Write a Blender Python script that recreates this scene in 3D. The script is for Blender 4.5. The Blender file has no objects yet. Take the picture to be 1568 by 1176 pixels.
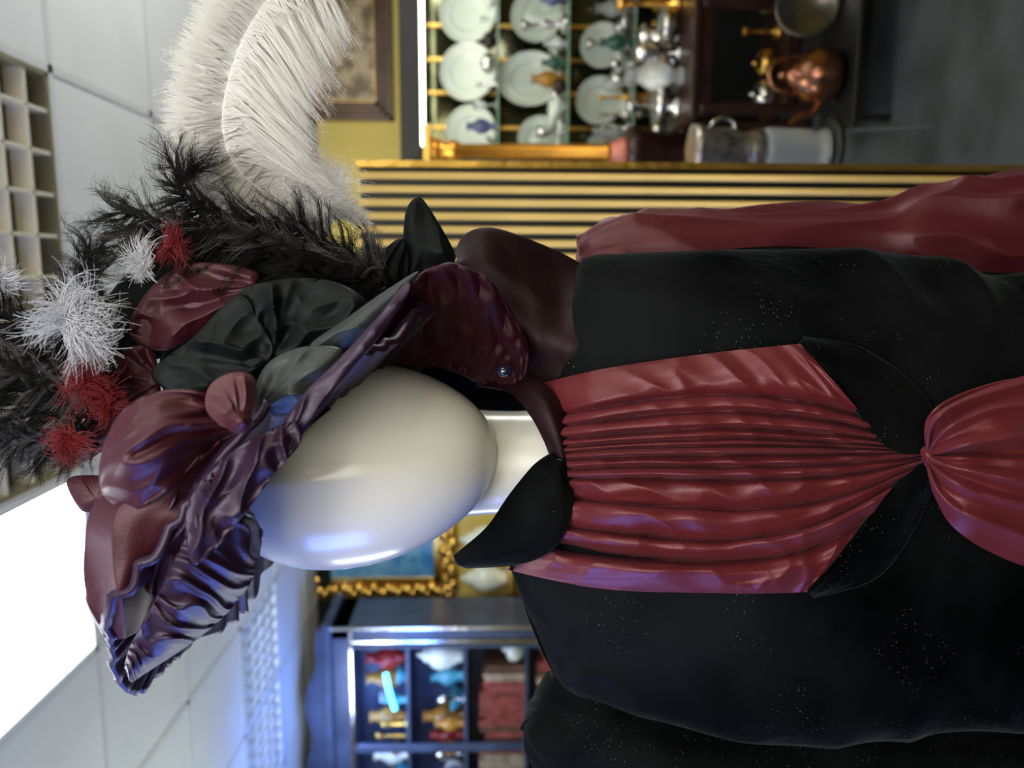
import bpy, bmesh, math, random
from math import sin, cos, pi, radians, sqrt
from mathutils import Vector, Matrix, noise
from mathutils.bvhtree import BVHTree
random.seed(7)
FPX=1200.0
# ------------------------------------------------------------------ camera frame
PSI=radians(8.6); TAU=radians(1.575)
CAM=Vector((0,0,1.5))
Rv=Vector((cos(PSI),sin(PSI),0))
Fv=Vector((-sin(PSI)*cos(TAU),cos(PSI)*cos(TAU),-sin(TAU)))
Uv=Rv.cross(Fv).normalized()
FH=Vector((-sin(PSI),cos(PSI),0))
EX=-Uv; EY=-Rv
def P(x,y,d):
    return CAM+d*(Fv+((x-800)/FPX)*EX+((y-600)/FPX)*EY)
def ray(x,y): return (Fv+((x-800)/FPX)*EX+((y-600)/FPX)*EY)
def onY(x,y,Y):
    r=ray(x,y); t=Y/r.y; return CAM+r*t
sc=bpy.context.scene
cam_d=bpy.data.cameras.new("camera"); cam=bpy.data.objects.new("camera",cam_d); sc.collection.objects.link(cam)
M=Matrix((( EX.x,Rv.x,-Fv.x,CAM.x),(EX.y,Rv.y,-Fv.y,CAM.y),(EX.z,Rv.z,-Fv.z,CAM.z),(0,0,0,1)))
cam.matrix_world=M
cam_d.sensor_width=36; cam_d.lens=27; cam_d.clip_start=.02
cam_d.dof.use_dof=True; cam_d.dof.focus_distance=.6; cam_d.dof.aperture_fstop=5
sc.camera=cam
sc.view_settings.view_transform='Standard'

# ------------------------------------------------------------------ materials
def nt(name):
    m=bpy.data.materials.new(name); m.use_nodes=True
    t=m.node_tree; b=t.nodes["Principled BSDF"]; return m,t,b
def basic(name,col,rough=.5,metal=0,spec=.5,emit=None,es=0,noise_s=0,noise_a=.15,bump=0,bscale=60,sheen=0,coat=0,trans=0,alpha=1,ior=1.45):
    m,t,b=nt(name)
    b.inputs['Base Color'].default_value=(*col,1); b.inputs['Roughness'].default_value=rough
    b.inputs['Metallic'].default_value=metal; b.inputs['Specular IOR Level'].default_value=spec
    b.inputs['Sheen Weight'].default_value=sheen; b.inputs['Coat Weight'].default_value=coat
    b.inputs['Transmission Weight'].default_value=trans; b.inputs['IOR'].default_value=ior
    b.inputs['Alpha'].default_value=alpha
    if emit: b.inputs['Emission Color'].default_value=(*emit,1); b.inputs['Emission Strength'].default_value=es
    tc=t.nodes.new('ShaderNodeTexCoord')
    if noise_s:
        n=t.nodes.new('ShaderNodeTexNoise'); n.inputs['Scale'].default_value=noise_s; n.inputs['Detail'].default_value=4
        t.links.new(tc.outputs['Object'],n.inputs['Vector'])
        r=t.nodes.new('ShaderNodeValToRGB')
        r.color_ramp.elements[0].position=.3; r.color_ramp.elements[1].position=.7
        r.color_ramp.elements[0].color=(*[c*(1-noise_a) for c in col],1)
        r.color_ramp.elements[1].color=(*[min(1,c*(1+noise_a)) for c in col],1)
        t.links.new(n.outputs['Fac'],r.inputs['Fac']); t.links.new(r.outputs['Color'],b.inputs['Base Color'])
    if bump:
        n=t.nodes.new('ShaderNodeTexNoise'); n.inputs['Scale'].default_value=bscale; n.inputs['Detail'].default_value=5
        t.links.new(tc.outputs['Object'],n.inputs['Vector'])
        bp=t.nodes.new('ShaderNodeBump'); bp.inputs['Strength'].default_value=bump; bp.inputs['Distance'].default_value=.01
        t.links.new(n.outputs['Fac'],bp.inputs['Height']); t.links.new(bp.outputs['Normal'],b.inputs['Normal'])
    return m
def satin(name,col,rough=.44,sheen=.03,tint=(.9,.5,.75),graz=None,spec=.5,stint=(1,.74,.80)):
    """taffeta: warp colour face-on, weft colour at grazing angles, faint woven bump"""
    m,t,b=nt(name)
    graz=graz or (min(1,col[0]*1.7+.012),col[1]*2+.008,col[2]*2.2+.014)
    lw=t.nodes.new('ShaderNodeLayerWeight'); lw.inputs['Blend'].default_value=.4
    r=t.nodes.new('ShaderNodeValToRGB'); r.color_ramp.elements[0].position=.2; r.color_ramp.elements[1].position=.95
    r.color_ramp.elements[0].color=(*col,1); r.color_ramp.elements[1].color=(*graz,1)
    t.links.new(lw.outputs['Facing'],r.inputs['Fac']); t.links.new(r.outputs['Color'],b.inputs['Base Color'])
    b.inputs['Roughness'].default_value=rough; b.inputs['Specular IOR Level'].default_value=spec
    b.inputs['Specular Tint'].default_value=(*stint,1)
    b.inputs['Sheen Weight'].default_value=sheen; b.inputs['Sheen Roughness'].default_value=.35; b.inputs['Sheen Tint'].default_value=(*tint,1)
    tc=t.nodes.new('ShaderNodeTexCoord')
    n=t.nodes.new('ShaderNodeTexNoise'); n.inputs['Scale'].default_value=24; n.inputs['Detail'].default_value=5; n.inputs['Distortion'].default_value=1.0
    t.links.new(tc.outputs['Object'],n.inputs['Vector'])
    wv=t.nodes.new('ShaderNodeTexNoise'); wv.inputs['Scale'].default_value=1400; wv.inputs['Detail'].default_value=1
    t.links.new(tc.outputs['Object'],wv.inputs['Vector'])
    bp=t.nodes.new('ShaderNodeBump'); bp.inputs['Strength'].default_value=.12; bp.inputs['Distance'].default_value=.01
    t.links.new(n.outputs['Fac'],bp.inputs['Height'])
    b2=t.nodes.new('ShaderNodeBump'); b2.inputs['Strength'].default_value=.35; b2.inputs['Distance'].default_value=.0008
    t.links.new(wv.outputs['Fac'],b2.inputs['Height']); t.links.new(bp.outputs['Normal'],b2.inputs['Normal'])
    t.links.new(b2.outputs['Normal'],b.inputs['Normal'])
    return m
def velvet(name):
    m,t,b=nt(name)
    tc=t.nodes.new('ShaderNodeTexCoord')
    n=t.nodes.new('ShaderNodeTexNoise'); n.inputs['Scale'].default_value=6; n.inputs['Detail'].default_value=6
    r=t.nodes.new('ShaderNodeValToRGB'); r.color_ramp.elements[0].position=.38; r.color_ramp.elements[1].position=.68
    r.color_ramp.elements[0].color=(.0012,.0014,.0015,1); r.color_ramp.elements[1].color=(.0085,.0095,.010,1)
    t.links.new(tc.outputs['Object'],n.inputs['Vector']); t.links.new(n.outputs['Fac'],r.inputs['Fac'])
    v=t.nodes.new('ShaderNodeTexVoronoi'); v.inputs['Scale'].default_value=280
    t.links.new(tc.outputs['Object'],v.inputs['Vector'])
    lt=t.nodes.new('ShaderNodeMath'); lt.operation='LESS_THAN'; lt.inputs[1].default_value=.11
    t.links.new(v.outputs['Distance'],lt.inputs[0])
    n2=t.nodes.new('ShaderNodeTexNoise'); n2.inputs['Scale'].default_value=14
    t.links.new(tc.outputs['Object'],n2.inputs['Vector'])
    gt=t.nodes.new('ShaderNodeMath'); gt.operation='GREATER_THAN'; gt.inputs[1].default_value=.56
    t.links.new(n2.outputs['Fac'],gt.inputs[0])
    mu=t.nodes.new('ShaderNodeMath'); mu.operation='MULTIPLY'; t.links.new(lt.outputs[0],mu.inputs[0]); t.links.new(gt.outputs[0],mu.inputs[1])
    mx=t.nodes.new('ShaderNodeMix'); mx.data_type='RGBA'
    t.links.new(mu.outputs[0],mx.inputs['Factor']); t.links.new(r.outputs['Color'],mx.inputs[6]); mx.inputs[7].default_value=(.13,.13,.12,1)
    t.links.new(mx.outputs[2],b.inputs['Base Color'])
    b.inputs['Roughness'].default_value=1; b.inputs['Specular IOR Level'].default_value=.0
    b.inputs['Sheen Weight'].default_value=.065; b.inputs['Sheen Roughness'].default_value=.30; b.inputs['Sheen Tint'].default_value=(.65,.75,.75,1)
    n3=t.nodes.new('ShaderNodeTexNoise'); n3.inputs['Scale'].default_value=15; n3.inputs['Detail'].default_value=8; n3.inputs['Roughness'].default_value=.6
    t.links.new(tc.outputs['Object'],n3.inputs['Vector'])
    bp=t.nodes.new('ShaderNodeBump'); bp.inputs['Strength'].default_value=.55; bp.inputs['Distance'].default_value=.008
    t.links.new(n3.outputs['Fac'],bp.inputs['Height']); t.links.new(bp.outputs['Normal'],b.inputs['Normal'])
    return m
def plume_mat(name,col,k):
    m=basic(name,col,.7,0,.3,noise_s=20,noise_a=.03); t=m.node_tree; b=t.nodes["Principled BSDF"]; out=t.nodes["Material Output"]
    tr=t.nodes.new('ShaderNodeBsdfTranslucent'); tr.inputs['Color'].default_value=(*col,1)
    mx=t.nodes.new('ShaderNodeMixShader'); mx.inputs[0].default_value=k
    t.links.new(b.outputs[0],mx.inputs[1]); t.links.new(tr.outputs[0],mx.inputs[2]); t.links.new(mx.outputs[0],out.inputs['Surface'])
    return m
M_sat=satin("burgundy_satin",(.034,.0038,.007))
M_satb=satin("bodice_satin",(.100,.011,.0135),.42,.03,(1,.55,.6),spec=.6)
M_slv=satin("sleeve_satin",(.058,.006,.010),.42,.02)
M_satd=satin("dark_burgundy_satin",(.0065,.0010,.0022),.50,.0,graz=(.020,.004,.008),spec=.28)
M_satk=satin("black_satin",(.0018,.0024,.0027),.58,.0,(.7,.9,.9),(.004,.006,.006),.20,(.9,1,1))
M_satg=satin("grey_satin",(.012,.0145,.014),.44,.04,(.8,.9,.9),(.040,.046,.044),.55,(.9,1,1))
M_vel=velvet("black_velvet")
M_head=basic("mannequin_plastic",(.72,.71,.63),.24,0,.5,noise_s=3,noise_a=.02,coat=.18)
M_head.node_tree.nodes["Principled BSDF"].inputs['Subsurface Weight'].default_value=.1
M_head.node_tree.nodes["Principled BSDF"].inputs['Subsurface Radius'].default_value=(.02,.015,.01)
M_fw=plume_mat("white_feather",(.98,.965,.94),.42)
M_fk=basic("black_feather",(.005,.0047,.0043),.5,0,.16,noise_s=30,noise_a=.5)
M_fg=basic("grey_feather",(.10,.095,.095),.6,0,.3,noise_s=30,noise_a=.3)
M_fr=basic("red_feather",(.17,.005,.010),.5,noise_s=30,noise_a=.3)
M_gold=basic("gold",(.80,.50,.12),.3,1,noise_s=12,noise_a=.2,bump=.2,bscale=40)
M_brass=basic("brass",(.80,.46,.10),.25,1,noise_s=5,noise_a=.1)
M_silver=basic("silver",(.75,.74,.72),.18,1,noise_s=9,noise_a=.15,bump=.15,bscale=50)
M_copper=basic("copper",(.34,.15,.09),.22,1,noise_s=5,noise_a=.25)
M_wood=basic("dark_wood",(.025,.009,.006),.3,0,.5,noise_s=8,noise_a=.5)
M_black=basic("black_lacquer",(.006,.007,.007),.4,noise_s=8,noise_a=.3)
M_china=basic("china",(.74,.82,.72),.15,0,.5,noise_s=8,noise_a=.04,coat=.3)
M_blue_china=basic("blue_china",(.10,.12,.25),.2,noise_s=14,noise_a=.8)
M_glass=basic("clear_glass",(.90,.97,.93),.03,trans=.95,ior=1.3,noise_s=3,noise_a=.02)
M_cgl=basic("cut_glass",(.9,.95,.95),.06,trans=.8,bump=.8,bscale=60,noise_s=30,noise_a=.05)
M_yel=basic("mustard_paint",(.60,.49,.13),.75,noise_s=3,noise_a=.06,bump=.05)
M_ceil=basic("ceiling_tile",(.74,.77,.77),.9,noise_s=5,noise_a=.04,bump=.08,bscale=150)
M_grid=basic("ceiling_tbar",(.66,.68,.68),.5,noise_s=5,noise_a=.03)
M_floor=basic("grey_floor",(.042,.05,.055),.55,noise_s=4,noise_a=.5,bump=.1)
M_back=basic("cabinet_back",(.085,.085,.045),.08,.7,noise_s=7,noise_a=.7)
M_bluew=basic("blue_grey_paint",(.05,.07,.13),.35,noise_s=7,noise_a=.3)

# ------------------------------------------------------------------ helpers
def mk(name,verts,faces,mat,parent=None,smooth=True):
    me=bpy.data.meshes.new(name); me.from_pydata([tuple(v) for v in verts],[],faces); me.update()
    bm=bmesh.new(); bm.from_mesh(me); bmesh.ops.recalc_face_normals(bm,faces=bm.faces); bm.to_mesh(me); bm.free()
    o=bpy.data.objects.new(name,me); sc.collection.objects.link(o)
    if isinstance(mat,(list,tuple)):
        for m_ in mat: me.materials.append(m_)
    else: me.materials.append(mat)
    if smooth: me.polygons.foreach_set('use_smooth',[True]*len(me.polygons))
    if parent: o.parent=parent
    return o
def empty(name,loc=(0,0,0)):
    e=bpy.data.objects.new(name,None); sc.collection.objects.link(e); e.empty_display_size=.05
    return e
def box(x0,x1,y0,y1,z0,z1):
    v=[(x0,y0,z0),(x1,y0,z0),(x1,y1,z0),(x0,y1,z0),(x0,y0,z1),(x1,y0,z1),(x1,y1,z1),(x0,y1,z1)]
    f=[(0,3,2,1),(4,5,6,7),(0,1,5,4),(1,2,6,5),(2,3,7,6),(3,0,4,7)]
    return v,f
def boxes(name,lst,mat,parent=None,bev=0):
    V=[];F=[]
    for b in lst:
        v,f=box(*b); n=len(V); V+=v; F+=[tuple(i+n for i in q) for q in f]
    o=mk(name,V,F,mat,parent,False)
    if bev:
        m=o.modifiers.new("b",'BEVEL'); m.width=bev; m.segments=2
    return o
def lathe_data(prof,cx,cy,z0,n=28,sx=1,sy=1,flute=0):
    V=[];F=[]
    for (r,z) in prof:
        for k in range(n):
            a=2*pi*k/n; rr=r*(1+flute*cos(a*n/2))
            V.append((cx+rr*cos(a)*sx,cy+rr*sin(a)*sy,z0+z))
    for i in range(len(prof)-1):
        for k in range(n):
            F.append((i*n+k,i*n+(k+1)%n,(i+1)*n+(k+1)%n,(i+1)*n+k))
    F.append(tuple(range(n-1,-1,-1))); F.append(tuple((len(prof)-1)*n+k for k in range(n)))
    return V,F
def lathe(name,prof,cx,cy,z0,mat,parent=None,n=28,**k):
    V,F=lathe_data(prof,cx,cy,z0,n,**k); return mk(name,V,F,mat,parent)
def cr(p,t):
    n=len(p)-1; s=min(max(t,0),1)*n; i=min(int(s),n-1); q=s-i
    a=p[max(i-1,0)];b=p[i];c=p[i+1];d=p[min(i+2,n)]
    return tuple(.5*((2*b[k])+(-a[k]+c[k])*q+(2*a[k]-5*b[k]+4*c[k]-d[k])*q*q+(-a[k]+3*b[k]-3*c[k]+d[k])*q**3) for k in range(len(b)))
def surf(name,grid,mat,parent,nu=60,nv=60,disp=None,bvh=None,solid=.002,off=0):
    V=[];F=[]
    for i in range(nu+1):
        u=i/nu
        for j in range(nv+1):
            v=j/nv
            row=[cr(r,v) for r in grid]
            p=cr(row,u)
            d=p[2]
            if bvh:
                rr=ray(p[0],p[1]); L=rr.length
                h=bvh.ray_cast(CAM,rr/L)
                d=(h[3]/L if h[0] is not None else .665)+p[2]
            if disp: d-=disp(u,v)
            V.append(P(p[0],p[1],d+off))
    for i in range(nu):
        for j in range(nv):
            a=i*(nv+1)+j; F.append((a,a+1,a+nv+2,a+nv+1))
    o=mk(name,V,F,mat,parent)
    if solid:
        m=o.modifiers.new("s",'SOLIDIFY'); m.thickness=solid; m.offset=0
    return o
def nz(x,y,z=0): return noise.noise(Vector((x,y,z)))
def pillow(name,outline,c,d0,H,mat,parent,fo=None,nf=7,amp=.004,tilt=(0,0),seed=0,N=150,K=26,back=.5,puff=False):
    V=[];F=[]
    pts=[tuple(map(float,p)) for p in outline]; m=len(pts)
    def cl(t):
        s=t*m; i=int(s)%m; q=s-int(s)
        a=pts[i-1];b=pts[i];c_=pts[(i+1)%m];d=pts[(i+2)%m]
        return tuple(.5*((2*b[k])+(-a[k]+c_[k])*q+(2*a[k]-5*b[k]+4*c_[k]-d[k])*q*q+(-a[k]+3*b[k]-3*c_[k]+d[k])*q**3) for k in range(2))
    if fo is None: fo=c
    def pt(x,y,s,side):
        h=(H*(1-s**2.2)**.6 if puff else H*(1-s**2)) if s<1 else 0
        ang=math.atan2(y-fo[1],x-fo[0]); rad=math.hypot(x-fo[0],y-fo[1])/70
        w=(1-s**8)
        ph=ang*nf*.5+seed*1.7+1.6*nz(x/80,y/80,seed)
        ridge=1-2*abs(sin(ph))**.75
        vary=.25+1.3*abs(nz(ang*2.3+seed*3,seed))
        crease=.5*(1-2.2*abs(nz(x/60+y/150,y/60-x/190,seed+5)))
        fold=amp*(ridge*vary*min(1,rad)+crease)*w
        d=d0+tilt[0]*(x-c[0])/100+tilt[1]*(y-c[1])/100
        d+=-(h+fold) if side>0 else h*back
        return P(x,y,d)
    V.append(pt(c[0],c[1],0,1))
    for k in range(1,K+1):
        s=k/K
        for i in range(N):
            o=cl(i/N); V.append(pt(c[0]+(o[0]-c[0])*s,c[1]+(o[1]-c[1])*s,s,1))
    for i in range(N): F.append((0,1+i,1+(i+1)%N))
    for k in range(K-1):
        for i in range(N):
            a=1+k*N+i;b=1+k*N+(i+1)%N; F.append((a,b,b+N,a+N))
    base=1+(K-1)*N; prev=base
    for s in (.8,.45):
        st=len(V)
        for i in range(N):
            o=cl(i/N); V.append(pt(c[0]+(o[0]-c[0])*s,c[1]+(o[1]-c[1])*s,s,-1))
        for i in range(N): F.append((prev+i,prev+(i+1)%N,st+(i+1)%N,st+i))
        prev=st
    V.append(pt(c[0],c[1],0,-1)); e=len(V)-1
    for i in range(N): F.append((prev+i,prev+(i+1)%N,e))
    return mk(name,V,F,mat,parent)
def tube(name,pts,mat,parent,n=32,m=60,fold=.004,seed=0,depth_scale=1,fine=0):
    V=[];F=[]
    for i in range(m+1):
        t=i/m; p=cr(pts,t); q=cr(pts,min(1,t+.01)); q0=cr(pts,max(0,t-.01))
        c=P(*p[:3]); T=(P(*q[:3])-P(*q0[:3])).normalized()
        A=T.cross(Fv).normalized(); B=A.cross(T).normalized(); r=p[3]*p[2]/FPX
        for k in range(n):
            a=2*pi*k/n
            rr=r+fold*(nz(cos(a)*1.5+seed,sin(a)*1.5,t*5)*1.2+.4*(1-2*abs(nz(cos(a)*1.2+t*2,sin(a)*1.2-t*5,seed+2))*2.4)+.5*sin(3*a+t*9+seed)+.8*max(0,.25-t)*4*(1-abs(sin(a*7+seed))))
            if fine: rr+=fine*(1-abs(sin(a*5+t*7+2.5*nz(cos(a),sin(a),t*4+seed)))*1.6)*max(0,min(1,abs(t-.4)*3))
            V.append(c+A*rr*cos(a)+B*rr*sin(a)*depth_scale)
    for i in range(m):
        for k in range(n): F.append((i*n+k,i*n+(k+1)%n,(i+1)*n+(k+1)%n,(i+1)*n+k))
    F.append(tuple(range(n))); F.append(tuple(m*n+k for k in range(n)))
    return mk(name,V,F,mat,parent)
class Strands:
    def __init__(s): s.V=[];s.F=[]
    def add(s,path,r):
        n=len(path); W=[P(*p) for p in path]; b=len(s.V)
        for i in range(n):
            T=(W[min(i+1,n-1)]-W[max(i-1,0)])
            if T.length<1e-9: T=Vector((0,0,1))
            A=T.cross(Fv); 
            if A.length<1e-9: A=Rv.copy()
            A.normalize(); rr=r*(1-.75*i/(n-1))
            s.V+= [W[i]+A*rr,W[i]-A*rr,W[i]-Fv*rr]
        for i in range(n-1):
            a=b+3*i
            for k in range(3): s.F.append((a+k,a+(k+1)%3,a+3+(k+1)%3,a+3+k))
    def obj(s,name,mat,parent): return mk(name,s.V,s.F,mat,parent)
def feather(S,spine,n,LL,LR,sweepL=.5,sweepR=.5,droopL=(0,0),droopR=(0,0),r=.0003,clump=14,jit=.25,dj=.02,seg=7,spineS=None,fluff=0,conv=.7,wave=2.0,fl=(6,13)):
    rnd=random.Random(len(S.V)+n)
    if spineS: 
        spineS.add([cr(spine,i/24) for i in range(25)],.0007)
    for side,L,sw,dr in ((-1,LL,sweepL,droopL),(1,LR,sweepR,droopR)):
        nc=max(1,n//clump)
        for c in range(nc):
            cj=(rnd.uniform(-1,1)*jit,rnd.uniform(1-jit,1+jit*.5),rnd.uniform(-dj,dj),rnd.uniform(-1,1))
            cb=cr(spine,min(1,(c+.5)/nc)); cph=rnd.uniform(0,6)
            for k in range(clump):
                s=(c+ (k/clump))/nc
                s=min(1,max(0,s))
                b=cr(spine,s); q=cr(spine,min(1,s+.02)); q0=cr(spine,max(0,s-.02))
                tx,ty=q[0]-q0[0],q[1]-q0[1]; l=math.hypot(tx,ty) or 1; tx/=l;ty/=l
                nx,ny=-ty*side,tx*side
                Ls=L(s) if callable(L) else L
                ang=(sw(s) if callable(sw) else sw)+cj[0]*.4+rnd.uniform(-.05,.05)
                dx=nx*cos(ang)+tx*sin(ang); dy=ny*cos(ang)+ty*sin(ang)
                Lk=Ls*cj[1]*rnd.uniform(.8,1.05)
                drx,dry=dr(s) if callable(dr) else dr
                ph=cph+rnd.uniform(-.5,.5)
                path=[]
                for i in range(seg):
                    t=i/(seg-1); 
                    wx=sin(ph+t*4.5)*t*wave+cj[3]*wave*2*t*t
                    g=conv*t*t
                    path.append((b[0]+(cb[0]-b[0])*g+dx*Lk*t+drx*t*t+wx*-dy,b[1]+(cb[1]-b[1])*g+dy*Lk*t+dry*t*t+wx*dx,b[2]+cj[2]*t-.005*sin(t*2.5)+.005*t*t))
                S.add(path,r)
                if fluff:
                    for f in range(fluff):
                        t=rnd.uniform(.3,1); i=t*(seg-1); i0=min(int(i),seg-2); q_=i-i0
                        bb=tuple(path[i0][z]*(1-q_)+path[i0+1][z]*q_ for z in range(3))
                        a2=math.atan2(dy,dx)+rnd.choice((-1,1))*rnd.uniform(.2,.8); ll=rnd.uniform(*fl)
                        S.add([bb,(bb[0]+cos(a2)*ll*.5,bb[1]+sin(a2)*ll*.5,bb[2]+rnd.uniform(-.002,.002)),(bb[0]+cos(a2+.5)*ll,bb[1]+sin(a2+.5)*ll,bb[2])],r*.6)
def tuft(S,c,n,L,a0=0,spread=pi,r=.0004,curl=.6,seed=1,jc=.15,per=14):
    rnd=random.Random(seed)
    ncl=max(3,n//per); cls=[(a0+rnd.uniform(-spread,spread),rnd.uniform(.6,1.1),rnd.uniform(-1,.6),rnd.uniform(-curl,curl)) for _ in range(ncl)]
    for i in range(n):
        k_=cls[i%ncl]
        a=k_[0]+rnd.gauss(0,.12); l=L*k_[1]*rnd.uniform(.5,1.1); el=k_[2]+rnd.uniform(-.3,.3); cu=k_[3]+rnd.uniform(-.2,.2)
        path=[];x,y,d=c[0]+rnd.gauss(0,L*jc),c[1]+rnd.gauss(0,L*jc),c[2]
        for k in range(6):
            path.append((x,y,d)); aa=a+cu*k/2.2; x+=cos(aa)*l/5; y+=sin(aa)*l/5; d+=el*l/5*.0004
        S.add(path,r)

# ================================================================== ROOM
ZC=2.65
WX0,WX1,WY0,WY1=-4.2,3.4,-2.4,4.9
boxes("floor",[(WX0-.1,WX1+.1,WY0-.1,WY1+.1,-.1,0)],M_floor)
boxes("wall_back",[(WX0-.1,WX1+.1,WY1,WY1+.1,0,ZC+.3)],M_yel)
boxes("wall_front",[(WX0-.1,WX1+.1,WY0-.1,WY0,0,ZC+.3)],M_yel)
boxes("wall_left",[(WX0-.1,WX0,WY0,WY1,0,ZC+.3)],M_yel)
boxes("wall_right",[(WX1,WX1+.1,WY0,WY1,0,ZC+.3)],M_yel)
boxes("baseboard_back",[(WX0,WX1,WY1-.02,WY1,0,.14)],M_black)
GX=[.507+.535*k for k in range(-9,6)]; GX=[g for g in GX if WX0<g<WX1]; GX=[WX0]+GX+[WX1]
GY=[2.13+.6*k for k in range(-8,5)]; GY=[g for g in GY if WY0<g<WY1]; GY=[WY0]+GY+[WY1]
holes=[(-.57,.51,.9,2.14),(-1.11,-.56,.9,2.14),(-2.71,-1.63,3.3,3.94),(-.57,.51,-1.5,-.3)]
def inhole(x,y): return any(a<x<b and c<y<d for a,b,c,d in holes)
cb=[]
for i in range(len(GX)-1):
    for j in range(len(GY)-1):
        mx,my=(GX[i]+GX[i+1])/2,(GY[j]+GY[j+1])/2
        if not inhole(mx,my): cb.append((GX[i]+.003,GX[i+1]-.003,GY[j]+.003,GY[j+1]-.003,ZC,ZC+.02))
cb.append((WX0,WX1,WY0,WY1,ZC+.25,ZC+.3))
boxes("ceiling",cb,M_ceil)
tb=[(x-.011,x+.011,WY0,WY1,ZC-.004,ZC+.003) for x in GX[1:-1] if not(-.1<x<0)]+[(-.039,-.017,2.13,WY1,ZC-.004,ZC+.003),(-.039,-.017,WY0,.9,ZC-.004,ZC+.003)]
tb+=[(WX0,WX1,y-.011,y+.011,ZC-.004,ZC+.003) for y in GY[1:-1] if not (1.5<y<1.6)]
tb+=[(WX0,-1.1,1.519,1.541,ZC-.004,ZC+.003),(.507,WX1,1.519,1.541,ZC-.004,ZC+.003)]
boxes("trim_1",tb,M_grid)
boxes("trim_2",[(WX0,WX1,WY1-.05,WY1,ZC-.09,ZC-.005)],M_black)
def louvre(name,x0,x1,y0,y1,nx,ny,emitc,es,bcol,th=.004,hm=None):
    e=empty(name)
    me=basic(name+"_diffuser",(.8,.78,.7),.6,emit=emitc,es=es)
    mb=basic(name+"_blade",bcol,.35,.2)
    boxes("housing",[(x0,x1,y0,y1,ZC+.14,ZC+.15),(x0,x0+.02,y0,y1,ZC-.003,ZC+.14),(x1-.02,x1,y0,y1,ZC-.003,ZC+.14),(x0,x1,y0,y0+.02,ZC-.003,ZC+.14),(x0,x1,y1-.02,y1,ZC-.003,ZC+.14)],hm or M_ceil,e)
    boxes("tube_lamps",[(x0+.05,x1-.05,y0+(y1-y0)*q-.02,y0+(y1-y0)*q+.02,ZC+.1,ZC+.13) for q in (.25,.5,.75)],me,e)
    L=[]
    for i in range(1,nx): x=x0+(x1-x0)*i/nx; L.append((x-th,x+th,y0+.02,y1-.02,ZC,ZC+.05))
    for i in range(1,ny): y=y0+(y1-y0)*i/ny; L.append((x0+.02,x1-.02,y-th,y+th,ZC,ZC+.05))
    boxes("louvre_blades",L,mb,e)
louvre("louvre_ceiling_light",-.56,.503,.935,2.125,10,11,(1,.86,.6),.12,(.85,.82,.70),.004,basic("troffer_metal",(.30,.28,.20),.3,.6,noise_s=4,noise_a=.2))
louvre("louvre_ceiling_light",-2.70,-1.635,3.335,3.925,15,5,(.85,.92,1),5,(.5,.55,.62),.010)
e=empty("panel_ceiling_light")
boxes("diffuser",[(-1.09,-.575,.94,2.12,ZC-.002,ZC+.01)],basic("opal_diffuser",(.9,.9,.9),.5,emit=(.93,.98,1),es=5),e)
boxes("frame",[(-1.10,-.56,.93,.945,ZC-.008,ZC+.02),(-1.10,-.56,2.112,2.128,ZC-.008,ZC+.02),(-1.10,-1.085,.93,2.12,ZC-.008,ZC+.02),(-.58,-.565,.93,2.12,ZC-.008,ZC+.02)],M_ceil,e)
e=empty("panel_ceiling_light")
boxes("diffuser",[(-.555,.50,-1.46,-.3,ZC-.002,ZC+.01)],basic("opal_diffuser2",(.9,.9,.9),.5,emit=(1,.97,.92),es=5),e)

def frame(name,x0,x1,z0,z1,Y,w,mf,mp,steps=3):
    e=empty(name); L=[]
    for k in range(steps):
        q=w*k/steps; t=w/steps; dd=.03-.008*((k*2)%3)
        a,b,c,d=x0+q,x1-q,z0+q,z1-q
        L+=[(a,b,Y-dd,Y,c,c+t),(a,b,Y-dd,Y,d-t,d),(a,a+t,Y-dd,Y,c,d),(b-t,b,Y-dd,Y,c,d)]
    boxes("moulding",L,mf,e,.003)
    boxes("canvas",[(x0+w,x1-w,Y-.012,Y,z0+w,z1-w)],mp,e)
    return e
def pic(name,c0,c1,s,p0,p1):
    m,t,bb=nt(name)
    n=t.nodes.new('ShaderNodeTexNoise'); n.inputs['Scale'].default_value=s; n.inputs['Detail'].default_value=6
    tc=t.nodes.new('ShaderNodeTexCoord'); t.links.new(tc.outputs['Object'],n.inputs['Vector'])
    r=t.nodes.new('ShaderNodeValToRGB'); r.color_ramp.elements[0].position=p0; r.color_ramp.elements[1].position=p1
    r.color_ramp.elements[0].color=(*c0,1); r.color_ramp.elements[1].color=(*c1,1)
    t.links.new(n.outputs['Fac'],r.inputs['Fac']); t.links.new(r.outputs['Color'],bb.inputs['Base Color']); bb.inputs['Roughness'].default_value=.35
    return m
a=onY(512,188,4.88); b=onY(612,0,4.88)
M_frame=basic("brown_frame",(.09,.048,.026),.35,noise_s=9,noise_a=.3)
fp=frame("framed_picture",a.x,a.x+.95,b.z,b.z+.56,4.898,.11,M_frame,pic("sepia_picture",(.13,.09,.045),(.42,.34,.2),9,.42,.58),4)
boxes("gilt_slip",[(a.x+.10,a.x+.85,4.87,4.884,b.z+.10,b.z+.112),(a.x+.10,a.x+.85,4.87,4.884,b.z+.448,b.z+.46),(a.x+.10,a.x+.112,4.87,4.884,b.z+.10,b.z+.46),(a.x+.838,a.x+.85,4.87,4.884,b.z+.10,b.z+.46)],M_gold,fp)
a=onY(485,930,4.88); b=onY(705,760,4.88)
ge=frame("gilt_rococo_frame",a.x,b.x,b.z,a.z,4.898,.12,M_gold,pic("seascape_paint",(.03,.22,.55),(.25,.55,.75),6,.4,.62),3)
V=[];F=[]
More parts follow.
